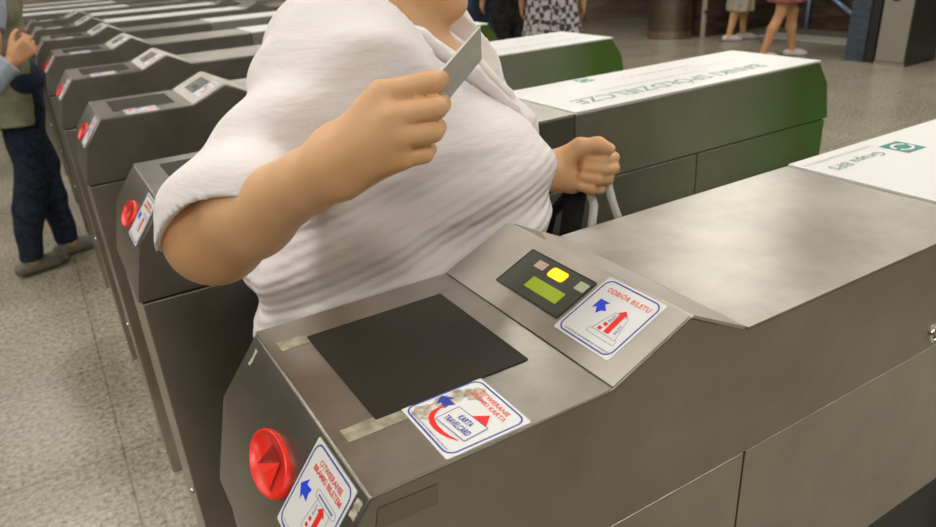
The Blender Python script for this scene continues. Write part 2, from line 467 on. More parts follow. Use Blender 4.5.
ra, rb_ = at(812, -19, 9.3) - np.array(hr.location), at(862, 22, 8.9) - np.array(hr.location)
tube('rail', [ra, rb_], .028, mh, hr)
tube('post', [(rb_[0], rb_[1], 0), rb_], .022, mh, hr)
tube('post', [(ra[0], ra[1], 0), ra], .022, mh, hr)
tag(hr, 'pale blue sloping handrail in front of the brown wall', 'handrail')

# ================================================================== TICKET GATES
H = 1.05; GW = .28
def slope_frames():
    d = Vector((.0861, 0, .0385)).normalized()
    disp = Frame((.2186, 0, H), (0, -1, 0), d)          # right = -y, up = up the slope
    f1 = Vector((-.0439, 0, -.058)).normalized()
    slant = Frame((0, 0, H), (0, -1, 0), -f1)           # up = towards the top edge
    top = Frame((0, 0, H), (0, -1, 0), (1, 0, 0))
    return disp, slant, top
DISP, SLANT, TOP = slope_frames()
def sub(fr, x, y, h=0): return Frame(fr.p(x, y, h), fr.a, fr.b)

def sticker(parent, fr, wd, ht, kind, label):
    """fr: origin at the sticker's lower left"""
    s = mesh_obj('sticker', *flat('', fr, rrect(0, 0, wd, ht, .002), .0003, .0005, None, None), M['white'], parent, label=label)
    h = .0009; t = .00015
    ring('border_line', fr, .0024, .0022, wd - .0024, ht - .0022, .009, .0014, h, t, M['blue'], s)
    def arrow(cx, cy, L, mm=M['bright_blue'], nm='blue_arrow', ang=math.pi / 2):
        base = [(0, 1), (-.9, .1), (-.42, .1), (-.52, -.8), (.0, -.62), (.52, -.8), (.42, .1), (.9, .1)]
        c, q = math.cos(ang), math.sin(ang)
        pts = [(cx + (x * c - y * q) * L / 2, cy + (x * q + y * c) * L / 2) for x, y in base]
        pts = pts[::-1]
        return flats(nm, fr, [pts[::-1]], h, t, mm, s)
    def thick_arrow(x0, y0, x1, y1, wd_, hw, hl, nm='red_arrow'):
        dx, dy = x1 - x0, y1 - y0; L = math.hypot(dx, dy); dx /= L; dy /= L; nx, ny = -dy, dx
        mx, my = x1 - dx * hl, y1 - dy * hl
        pts = [(x0 + nx * wd_ / 2, y0 + ny * wd_ / 2), (x0 - nx * wd_ / 2, y0 - ny * wd_ / 2), (mx - nx * wd_ / 2, my - ny * wd_ / 2),
               (mx - nx * hw / 2, my - ny * hw / 2), (x1, y1), (mx + nx * hw / 2, my + ny * hw / 2), (mx + nx * wd_ / 2, my + ny * wd_ / 2)]
        return flats(nm, fr, [pts], h + t, t, M['red'], s)
    W_, H_ = wd, ht
    foot = 'ZACZNIJ PRZYJEMNĄ PODRÓŻ'
    if kind == 'A':
        text('title_lettering', 'OTWIERANIE\nBRAMKI BILETEM', fr, W_ * .53, H_ * .80, W_ * .70, H_ * .155, M['redtxt'], s, bold=.025, h=h + t)
        arrow(W_ * .23, H_ * .50, W_ * .26)
        tick = [[(W_ * .50, H_ * .60), (W_ * .46, H_ * .26), (W_ * .82, H_ * .26), (W_ * .78, H_ * .60)]]
        ring('slot_outline', fr, W_ * .42, H_ * .57, W_ * .90, H_ * .66, .0038, .0004, h, t, M['grey'], s)
        flats('slot_line', fr, stroke(fr, [(W_ * .48, H_ * .615), (W_ * .84, H_ * .615)], .0011), h, t, M['blue'], s)
        o = []
        for a, b in (((.50, .60), (.44, .24)), ((.44, .24), (.84, .24)), ((.84, .24), (.80, .60))): o += stroke(fr, [(W_ * a[0], H_ * a[1]), (W_ * b[0], H_ * b[1])], .0004)
        flats('ticket_outline', fr, o, h, t, M['grey'], s)
        thick_arrow(W_ * .66, H_ * .25, W_ * .66, H_ * .575, W_ * .085, W_ * .17, H_ * .07)
        flats('red_squares', fr, [rrect(W_ * .50, H_ * .28, W_ * .55, H_ * .32, .0005), rrect(W_ * .51, H_ * .355, W_ * .56, H_ * .395, .0005)], h, t, M['red'], s)
        text('small_lettering', 'BILET', fr, W_ * .54, H_ * .48, H_ * .11, W_ * .035, M['blue'], s, h=h + t, ang=math.pi / 2)
        text('foot_lettering', foot, fr, W_ * .5, H_ * .085, W_ * .78, H_ * .03, M['grey'], s, h=h + t)
    if kind == 'B':
        text('title_lettering', 'ODBIÓR BILETU', fr, W_ * .52, H_ * .835, W_ * .73, H_ * .095, M['redtxt'], s, bold=.02, h=h + t, spacing=1.1)
        arrow(W_ * .285, H_ * .57, W_ * .26, ang=math.pi * .25)
        o = []
        for a, b in (((.53, .585), (.45, .26)), ((.45, .26), (.85, .26)), ((.85, .26), (.75, .59)), ((.75, .59), (.53, .585)), ((.42, .26), (.42, .19)), ((.42, .19), (.89, .19)), ((.89, .19), (.88, .26)), ((.42, .26), (.88, .26))):
            o += stroke(fr, [(W_ * a[0], H_ * a[1]), (W_ * b[0], H_ * b[1])], .0004)
        flats('ticket_outline', fr, o, h, t, M['grey'], s)
        thick_arrow(W_ * .665, H_ * .29, W_ * .64, H_ * .67, W_ * .085, W_ * .16, H_ * .07)
        flats('red_squares', fr, [rrect(W_ * .51, H_ * .285, W_ * .57, H_ * .335, .0005), rrect(W_ * .53, H_ * .365, W_ * .59, H_ * .415, .0005)], h, t, M['red'], s)
        text('small_lettering', 'BILET', fr, W_ * .572, H_ * .50, H_ * .12, W_ * .04, M['blue'], s, h=h + t, ang=math.pi / 2 - .1)
        text('small_lettering', 'BILET', fr, W_ * .765, H_ * .40, H_ * .14, W_ * .04, M['blue'], s, h=h + t, ang=math.pi / 2 + .1)
        text('foot_lettering', foot, fr, W_ * .53, H_ * .085, W_ * .78, H_ * .036, M['ink'], s, h=h + t, bold=.012)
    if kind == 'C':
        for x0, y0, x1, y1, q in ((.06, .30, .26, .80, 1), (.14, .66, .36, .92, 2), (.08, .05, .34, .32, 3)):
            pts = [(W_ * (x0 + (x1 - x0) * (.5 + (.5 + .07 * math.sin(5 * a + q)) * math.cos(a))), H_ * (y0 + (y1 - y0) * (.5 + (.5 + .06 * math.sin(7 * a + q)) * math.sin(a)))) for a in [2 * math.pi * k / 28 for k in range(28)]]
            flats('worn_patch', fr, [pts], h - .0003, .00025, M['scrape'], s)
        text('title_lettering', 'OTWIERANIE\nBRAMKI KARTĄ', fr, W_ * .525, H_ * .815, W_ * .63, H_ * .165, M['redtxt'], s, bold=.018, h=h + t)
        arrow(W_ * .185, H_ * .46, W_ * .25, mm=M['blue'], ang=math.pi * .47)
        cx, cy, a = W_ * .61, H_ * .40, .10; c, q = math.cos(a), math.sin(a)
        cw, chh = W_ * .245, H_ * .150
        crd = [(cx + x * c - y * q, cy + x * q + y * c) for x, y in ((-cw, -chh), (cw, -chh), (cw, chh), (-cw, chh))]
        mid = [(.25, .42, .0), (.245, .34, .035), (.27, .26, .055), (.33, .20, .065), (.42, .165, .065), (.52, .155, .06), (.62, .165, .05), (.72, .19, .035), (.82, .235, .0)]
        up_, dn_ = [], []
        for k, (x, y, w_) in enumerate(mid):
            x0, y0, _ = mid[max(k - 1, 0)]; x1, y1, _ = mid[min(k + 1, len(mid) - 1)]; L = math.hypot(x1 - x0, y1 - y0); nx, ny = -(y1 - y0) / L, (x1 - x0) / L
            w_ = max(w_, .012); up_.append((W_ * (x + nx * w_ * .5), H_ * (y + ny * w_ * .5))); dn_.append((W_ * (x - nx * w_ * .5), H_ * (y - ny * w_ * .5)))
        flats('red_arrow', fr, [dn_ + up_[::-1]], h + .0001, t, M['red'], s)
        flats('arrow_head', fr, [[(W_ * .84, H_ * .54), (W_ * .67, H_ * .71), (W_ * .56, H_ * .54)]], h + .0001, t, M['red'], s)
        flats('card_picture', fr, [crd], h + .0003, t, M['white'], s)
        flats('card_outline', fr, sum([stroke(fr, [crd[k], crd[(k + 1) % 4]], .0005) for k in range(4)], []), h + .0005, t, M['blue'], s)
        text('card_lettering', 'KARTA\nTRAVELCARD', fr, cx, cy, W_ * .41, H_ * .19, M['blue'], s, bold=.015, h=h + .0008, ang=a)
        text('foot_lettering', foot, fr, W_ * .5, H_ * .075, W_ * .76, H_ * .036, M['ink'], s, h=h + t, bold=.012)
    return s

def ring_revolve(name, fr, prof, m, parent, n=40, sx=1.0, sy=1.0):
    """prof: (radius, height) list revolved about the frame's normal"""
    V = []; F = []
    for r, hh in prof:
        for k in range(n): t = 2 * math.pi * k / n; V.append(fr.p(r * math.cos(t) * sx, r * math.sin(t) * sy, hh))
    for i in range(len(prof) - 1):
        for k in range(n): F.append((i * n + k, i * n + (k + 1) % n, (i + 1) * n + (k + 1) % n, (i + 1) * n + k))
    F.append(tuple(range((len(prof) - 1) * n, len(prof) * n)))
    return mesh_obj(name, V, F, m, parent, smooth=True)

XE = 1.612
XS, D1X, T0X = .8144, .3047, .3853
def head_end(g, mir=None):
    """reader, display, stickers and slot of a gate's entrance end (mir: turned round to face the far end)"""
    R_ = g
    rd = sub(TOP, -.2375, .039, .0006)
    a = mesh_obj('card_reader', *flat('', rd, rrect(0, 0, .161, .149, .0015), .0002, .001, None, None), M['glass'], R_, label='black glass card reader')
    # display panel plate over the wedge
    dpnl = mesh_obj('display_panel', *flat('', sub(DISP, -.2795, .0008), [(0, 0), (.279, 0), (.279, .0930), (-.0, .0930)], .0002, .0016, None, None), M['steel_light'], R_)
    scr = sub(DISP, -.209, .026, .0018)
    ds = mesh_obj('display_window', *flat('', scr, rrect(0, 0, .104, .053, .001), .0001, .0006, None, None), M['screen'], R_, label='dark display window')
    hh = .0008
    flats('lcd_screen', scr, [rrect(.036, .011, .088, .026, .0005)], hh, .0002, M['lcd'], ds)
    o = flats('amber_light', scr, [rrect(.046, .034, .071, .047, .004)], hh, .0003, M['amber'], ds)
    o['label'] = 'glowing amber indicator'
    flats('indicator_light', scr, [rrect(.022, .036, .038, .046, .001)], hh, .0002, M['lampoff'], ds)
    flats('indicator_light', scr, [rrect(.088, .036, .102, .047, .001)], hh, .0002, M['lampoff2'], ds)
    flats('window_rim', scr, sum([stroke(scr, [p, q], .0012) for p, q in (((0, 0), (0, .053)), ((0, .053), (.104, .053)), ((.104, .053), (.104, 0)), ((.104, 0), (0, 0)))], []), hh, .0003, M['dark'], ds)
    sticker(R_, sub(DISP, -.0995, .017, .0016), .0755, .0755, 'B', 'white ticket pick-up sticker on the display')
    sticker(R_, sub(TOP, -.0785, .0615, .0006), .0765, .0760, 'C', 'white travelcard sticker with worn patches')
    sticker(R_, sub(SLANT, -.090, -.080), .075, .0745, 'A', 'white ticket sticker on the sloping front')
    # red ticket slot, a shallow funnel on the sloping front
    sl = sub(SLANT, -.1375, -.0600, .0)
    so = ring_revolve('ticket_slot', sl, [(.0335, -.004), (.0335, .0025), (.0325, .0042), (.0308, .0046), (.0295, .0038), (.0290, .0028)], M['slotred'], R_, sx=1.28, sy=.66)
    V = [sl.p(*p) for p in ((-.012, -.009, .0048), (-.004, .015, .0048), (.020, .012, .0048), (.003, .004, .0040))]
    mesh_obj('slot_throat', V, [(0, 1, 3), (1, 2, 3), (2, 0, 3)], M['slotdark'], so)
    V = [sl.p(*p) for p in ((-.012, -.009, .0049), (.020, .012, .0049), (.025, -.011, .0049), (.010, -.004, .0078))]
    mesh_obj('slot_chute', V, [(0, 3, 1), (1, 3, 2), (2, 3, 0)], M['slotred'], so)
def make_gate(two_ended=False, mirrored=False):
    g = empty('ticket_gate', (0, 0, 0))
    zb = .897
    fs = {3: .0071, 4: .0071}
    if not two_ended:
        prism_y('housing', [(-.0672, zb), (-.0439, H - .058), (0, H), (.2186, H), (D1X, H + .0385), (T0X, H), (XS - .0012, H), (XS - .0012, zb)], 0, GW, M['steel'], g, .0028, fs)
        prism_y('rear_housing', [(XS + .0012, zb), (XS + .0012, H), (XE, H), (XE + .044, H - .058), (XE + .067, zb)], 0, GW, M['steel_green'], g, .0018)
        bx0, bx1 = XS + .001, XE + .001
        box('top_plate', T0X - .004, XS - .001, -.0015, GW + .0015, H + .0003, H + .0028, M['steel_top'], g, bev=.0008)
    else:
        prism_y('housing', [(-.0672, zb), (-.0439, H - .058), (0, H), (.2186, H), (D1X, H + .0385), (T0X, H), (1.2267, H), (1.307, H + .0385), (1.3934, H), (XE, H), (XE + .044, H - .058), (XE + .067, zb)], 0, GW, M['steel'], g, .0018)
        bx0, bx1 = T0X, 1.2267
    bd = box('advertising_board', bx0, bx1, -.001, GW + .001, H + .0005, H + .0055, M['board'], g, bev=.0008, label='white advertising board')
    prism_y('wedge_edge', [(D1X + .001, H + .0375), (D1X + .004, H + .0392), (T0X - .005, H + .0032), (T0X - .008, H + .0012)], 0.0, GW, M['steel_light'], g, 0)
    deck = mesh_obj('lit_deck_sheet', *flat('', sub(TOP, -GW, .0006), [(0, 0), (GW, 0), (GW, .2178), (0, .2178)], .0001, .0006, None, None), M['steel_top'], g)  # sheet added so the lit deck reads brighter than the sides
    # lower cabinet
    box('front_cabinet', -.062, .4068, .004, GW - .004, 0, zb - .005, M['steel_lower'], g, bev=.002)
    box('middle_panel', .4092, 1.1888, .004, GW - .004, .624, zb - .005, M['steel_lower'], g, bev=.0015)
    box('recess', .4080, 1.1900, .07, GW - .07, .02, .63, M['dark'], g)
    box('rear_cabinet', 1.1912, XE + .062, .004, GW - .004, 0, zb - .005, M['steel_lower'], g, bev=.002)
    box('shadow_gap', -.055, XE + .055, .008, GW - .008, zb - .006, zb + .001, M['dark'], g)
    for z in (.07, .50):
        tube('bolt', [(-.0625, .018, z), (-.068, .018, z)], .006, M['chrome'], g, 10)
    head_end(g)
    return g, bd
def board_print(bd, near_only=False):
    h = H + .0056
    fr = Frame((0, 0, h), (-1, 0, 0), (0, -1, 0))      # reads from the far side: right = -x, up = -y
    def P(x, y): return (-x, -y)
    def T(s, x, y, wd, ht, m, nm='lettering', bold=0): text(nm, s, fr, -x, -y, wd, ht, m, bd, h=.0003, bold=bold)
    # emblem: teal square with two white curved bands
    def logo(cx, cy, s):
        flats('emblem', fr, [[(-cx - s, -cy - s), (-cx + s, -cy - s), (-cx + s, -cy + s), (-cx - s, -cy + s)]], .0001, .0002, M['teal'], bd)
        wv = []
        for sg in (1, -1):
            pts = []
            for k in range(11):
                t = k / 10 * 1.45 * math.pi + (.15 * math.pi)
                r1 = s * .86; pts.append((sg * r1 * math.cos(t) * .9, sg * r1 * math.sin(t) * .72))
            wv += stroke(fr, [(-cx + x * .95, -cy + y * .95) for x, y in pts[:7]], s * .20)
        flats('emblem_swirl', fr, wv, .0004, .0002, M['white'], bd)
    return T, logo, fr

g0, bd0 = make_gate()
T, logo, fr0 = board_print(bd0)
proto = g0
protos = [g0]
def children_named(o, n): return [c for c in o.children if c.name.split('.')[0] == n][0]
gates = {0: g0}
def swap(o, pairs):
    o.data = o.data.copy()
    for k_, m_ in enumerate(list(o.data.materials)):
        if m_ in pairs: o.data.materials[k_] = pairs[m_]
def plain(c):
    for ch in c.children:
        if ch.name.split('.')[0] in ('rear_housing', 'rear_cabinet'): swap(ch, {M['steel_green']: M['steel'], M['steel_lower']: M['steel_dull']})
def unlit(c):
    for ch in c.children:
        if ch.name.split('.')[0] == 'display_window':
            swap(ch, {M['screen']: M['screen_off']})
            for q in ch.children:
                swap(q, {M['lcd']: M['screen'], M['amber']: M['screen_off'], M['lampoff']: M['screen_off'], M['lampoff2']: M['screen_off']})
                if q.name.startswith('amber'): q['label'] = 'unlit indicator'
for k in (1, 2, 3, 4, 5):
    c = copy_tree(g0); c.location = (-.0073 * k, .7761 * k, 0); gates[k] = c
# printing differs from board to board
T('Grupa BPS', .902, .228, .125, .024, M['tealtxt']); T('Spółdzielcza Grupa Bankowa', .905, .258, .165, .010, M['lilac']); logo(1.013, .223, .024)
T('BANKI SPÓŁDZIELCZE', 1.22, .06, .58, .05, M['tealtxt'], bold=.005)
b1 = children_named(gates[1], 'advertising_board')
T, logo, _ = board_print(b1)
T('BANKI SPÓŁDZIELCZE', 1.17, .062, .60, .058, M['tealtxt'], bold=.006)
T('SPÓŁDZIELCZA GRUPA BANKOWA', .925, .252, .16, .009, M['lilac'])
T('Zrzeszone w Banku Polskiej Spółdzielczości', 1.16, .128, .36, .014, M['grey'], 'small_lettering'); logo(1.045, .25, .020)
T('GRUPA BPS S.A.', 1.235, .20, .26, .012, M['pink'], 'small_lettering'); T('www.grupabps.pl', 1.40, .165, .20, .014, M['lilac'], 'small_lettering')
b2 = children_named(gates[2], 'advertising_board')
T, logo, _ = board_print(b2)
T('BANKI SPÓŁDZIELCZE', 1.22, .075, .62, .045, M['lilac']); T('Grupa BPS', 1.45, .19, .2, .022, M['lilac'])
g6, bd6 = make_gate(two_ended=True)
g6.location = (-.0073 * 6, .7761 * 6, 0); gates[6] = g6
c = copy_tree(g6); c.location = (-.0073 * 7, .7761 * 7, 0); gates[7] = c
for k in (8, 9, 10):
    c = copy_tree(g0); plain(c); c.location = (1.545 - .0073 * k, .7761 * k + GW, 0); c.rotation_euler = (0, 0, math.pi); gates[k] = c
# things only the nearest gate shows
lf = Frame((0, 0, 0), (1, 0, 0), (0, 0, 1))
ring_revolve('lock', Frame((.744, 0, .918), (1, 0, 0), (0, 0, 1)), [(.0125, -.001), (.0125, .003), (.0105, .0035), (.010, .001)], M['chrome'], g0, 24)
def blob(fr, x0, y0, x1, y1, j=.06, n=8):
    P_ = []
    for (ax, ay), (bx_, by_) in zip(((x0, y0), (x1, y0), (x1, y1), (x0, y1)), ((x1, y0), (x1, y1), (x0, y1), (x0, y0))):
        for k in range(n):
            t = k / n; P_.append((ax + (bx_ - ax) * t + random.uniform(-j, j) * .01, ay + (by_ - ay) * t + random.uniform(-j, j) * .01))
    return P_
flats('adhesive_residue', TOP, [blob(TOP, -.245, .010, -.226, .0385)], .0008, .0002, M['tape'], g0)
flats('adhesive_residue', TOP, [blob(TOP, -.081, .010, -.063, .061)], .0008, .0002, M['tape'], g0)
for q in ((-.262, -.026, -.256, -.010), (-.012, -.022, -.004, -.008)): flats('scuff', SLANT, [blob(SLANT, *q, .1)], .0002, .0002, M['scrape'], g0)
sidef = Frame((0, 0, H), (1, 0, 0), (0, 0, 1))
flats('old_tape', sidef, [[(.004, -.012), (.052, -.014), (.050, -.032), (.0, -.030)]], .0003, .0003, mat('dark_tape', (.26, .245, .195), .5, .8), g0)
glabels = {0: 'large steel ticket gate nearest the camera, with red slot and three stickers',
           1: 'steel ticket gate just behind the person in white, green-sided with white lettered top',
           2: 'third steel ticket gate back, its tilted display seen left of the white sleeve',
           3: 'fourth steel ticket gate back, between the third and fifth in the row',
           4: 'fifth steel ticket gate back from the nearest, seen at the left',
           5: 'sixth steel ticket gate back, beside the hand of the man in jeans',
           6: 'seventh steel ticket gate back, with displays at both ends around a short white board',
           7: 'eighth steel ticket gate back, last one showing a tilted display at its left end',
           8: 'ninth steel ticket gate back, long white board starting at its left end',
           9: 'tenth steel ticket gate back, behind the long white board of the ninth',
           10: 'farthest steel ticket gate, eleventh back at the top edge'}
for k, g in gates.items():
    if k: unlit(g)
    tag(g, glabels[k], 'ticket gate', 'ticket gates in a row')

# ================================================================== PEOPLE
def skin_mat(name, c1, c2):
    m = mat(name, c1, .5); noise_col(m, c1, c2, 14, detail=3)
    b = bsdf(m); b.inputs['Subsurface Weight'].default_value = .12; b.inputs['Subsurface Radius'].default_value = (.012, .005, .003)
    b.inputs['Subsurface Scale'].default_value = .6
    return m
MS1 = skin_mat('warm_skin', (.64, .35, .16), (.72, .43, .23))
ML = mat('lip_colour', (.45, .15, .11), .45)
MS2 = skin_mat('tanned_skin', (.52, .27, .12), (.60, .33, .17))
def cloth(name, c1, c2, scale=20, stretch=(1, 1, 1), bump=.3, rough=.85):
    m = mat(name, c1, rough); noise_col(m, c1, c2, scale, stretch, 4, bump=bump, bdist=.003)
    m.node_tree.nodes['Principled BSDF'].inputs['Specular IOR Level'].default_value = .2
    return m
class Body:
    """local frame of a figure: forward, left, up"""
    def __init__(s, x, y, deg, k=1.0):
        a = math.radians(deg); s.o = np.array([x, y, 0.]); s.f = np.array([math.cos(a), math.sin(a), 0]); s.l = np.array([-math.sin(a), math.cos(a), 0]); s.k = k
        s.R = np.stack([s.f, s.l, np.array([0, 0, 1.])])
    def p(s, f, l, z): return s.o + (s.f * f + s.l * l + np.array([0, 0, z])) * s.k
    def inv(s, X): return ((X - s.o) @ s.R.T) / s.k
    def e(s, c, r, k=.03, tilt=0):
        R = s.R
        if tilt:
            t = math.radians(tilt); R = np.array([[math.cos(t), 0, math.sin(t)], [0, 1, 0], [-math.sin(t), 0, math.cos(t)]]) @ R
        return ell(s.p(*c), np.array(r) * s.k, R, k)
def bounds(prims, pad=.03):
    lo = np.full(3, 9e9); hi = -lo
    for p in prims:
        if p[0] == 'c':
            r = max(p[3], p[4])
            for q in (p[1], p[2]): lo = np.minimum(lo, q - r); hi = np.maximum(hi, q + r)
        else:
            r = p[2].max(); lo = np.minimum(lo, p[1] - r); hi = np.maximum(hi, p[1] + r)
    return lo - pad, hi + pad
def grow(prims, g, gk=None):
    return [(p[0], p[1], p[2], p[3] + g, p[4] + g, gk or p[5]) if p[0] == 'c' else ('e', p[1], p[2] + g, p[3], 0, gk or p[5]) for p in prims]
def figure(name, prims, h, m, parent, cut=None, sm=1):
    lo, hi = bounds(prims)
    f = (lambda X: union(prims, X)) if cut is None else (lambda X: cut(union(prims, X), X))
    o = nets(name, f, lo, hi, h, m, parent, sm)
    if parent and parent.name.startswith('person'):       # drawn in world coordinates: bring into the figure's own frame
        o.data.transform(Matrix.Translation(-parent.location))
    return o
def shoe(name, B_, f, l, z, toe, m, parent, k=1.0, h=.006, fwd=None):
    fv = B_.f if fwd is None else fwd
    a = B_.p(f, l, z); o = []
    heel = a - fv * .055 * k + np.array([0, 0, -.045]); ball = a + fv * .095 * k + np.array([0, 0, -.055]); tip = a + fv * .150 * k + np.array([0, 0, -.06])
    pr = [cone(heel, ball, .035 * k, .038 * k), cone(ball, tip, .038 * k, .026 * k), cone(a + np.array([0, 0, -.03]), ball, .040 * k, .033 * k)]
    zb = a[2] - .082
    return figure(name, pr, h, m, parent, lambda d, X: np.maximum(d, zb - X[:, 2]))
def head_prims(B_, f, z, k=.012):
    """skull, jaw, nose, brow, lips, ears; f, z = centre of the head"""
    P = [B_.e((f - .008, 0, z + .025), (.098, .076, .100), .02), B_.e((f + .030, 0, z - .045), (.062, .055, .070), .03)]
    P += [cone(B_.p(f + .083, 0, z + .018), B_.p(f + .103, 0, z - .022), .009, .013, .012), B_.e((f + .072, 0, z + .038), (.022, .052, .012), .015)]
    P += [B_.e((f + .080, 0, z - .052), (.015, .025, .009), .008), B_.e((f + .072, 0, z - .092), (.022, .024, .020), .02)]
    for s_ in (-1, 1):
        P += [B_.e((f - .005, s_ * .078, z - .002), (.018, .008, .032), .006), B_.e((f + .060, s_ * .038, z - .02), (.025, .022, .026), .02)]
    return P
def eyes(B_, f, z, parent):
    figure('lips', [B_.e((f + .0895, 0, z - .0475), (.006, .021, .0045)), B_.e((f + .089, 0, z - .0545), (.006, .018, .005))], .003, ML, parent)
    ew = mat('eye_white', (.75, .72, .68), .3); ed = mat('eye_iris', (.05, .03, .02), .2)
    for s_ in (-1, 1):
        figure('eye', [B_.e((f + .077, s_ * .032, z + .010), (.012, .014, .0075))], .003, ew, parent)
        figure('iris', [B_.e((f + .087, s_ * .032, z + .010), (.0035, .006, .006))], .002, ed, parent)
def hair(B_, f, z, m, parent, long=False, h=.006):
    P = [B_.e((f - .022, 0, z + .045), (.108, .090, .100), .02)]
    if long: P += [B_.e((f - .075, 0, z - .05), (.05, .085, .12), .04)]
    def cut(d, X):
        q = B_.inv(X); a = q[:, 0] - f; b = q[:, 2] - z
        face = np.minimum.reduce([a - .035, .075 - b]) ; d = np.maximum(d, np.minimum(a - .02, .070 - b))
        n = np.sin(q[:, 1] * 260 + 6 * np.sin(q[:, 2] * 40)) * .0015
        return d + n
    return figure('hair', P, h, m, parent, cut)
def hand_prims(wr, dirv, palmn, k=1.0, curl=.5, side=1):
    """relaxed hand: wrist point, direction of the fingers, palm normal; side +1 puts the thumb along dir x palm"""
    d = np.array(dirv, float); d /= np.linalg.norm(d); n = np.array(palmn, float); n -= d * (n @ d); n /= np.linalg.norm(n); s_ = np.cross(d, n) * side
    P = []
    for j, (off, L) in enumerate(((.030, .072), (.010, .080), (-.010, .074), (-.029, .058))):
        mc = wr + (d * (.088 - .004 * abs(j - 1)) + s_ * off) * k
        P.append(cone(wr + s_ * off * .5 * k + d * .012 * k, mc, .017 * k, .0115 * k, .012))
        a1, a2, a3 = curl * .7, curl * 1.7, curl * 2.5
        q = mc
        for a, l_, r0, r1 in ((a1, .45, .0098, .0090), (a2, .30, .0090, .0083), (a3, .25, .0083, .0070)):
            v = d * math.cos(a) + n * math.sin(a); q2 = q + v * L * l_ * k; P.append(cone(q, q2, r0 * k, r1 * k, .003)); q = q2
    t0 = wr + (d * .02 + s_ * .024) * k; t1 = wr + (d * .055 + s_ * .050 + n * .012) * k; t2 = t1 + (d * .028 + s_ * .010 + n * .012) * k; t3 = t2 + (d * .024 + n * .006) * k
    P += [cone(t0, t1, .017 * k, .0125 * k, .01), cone(t1, t2, .0115 * k, .0100 * k, .003), cone(t2, t3, .0100 * k, .0080 * k, .003)]
    return P

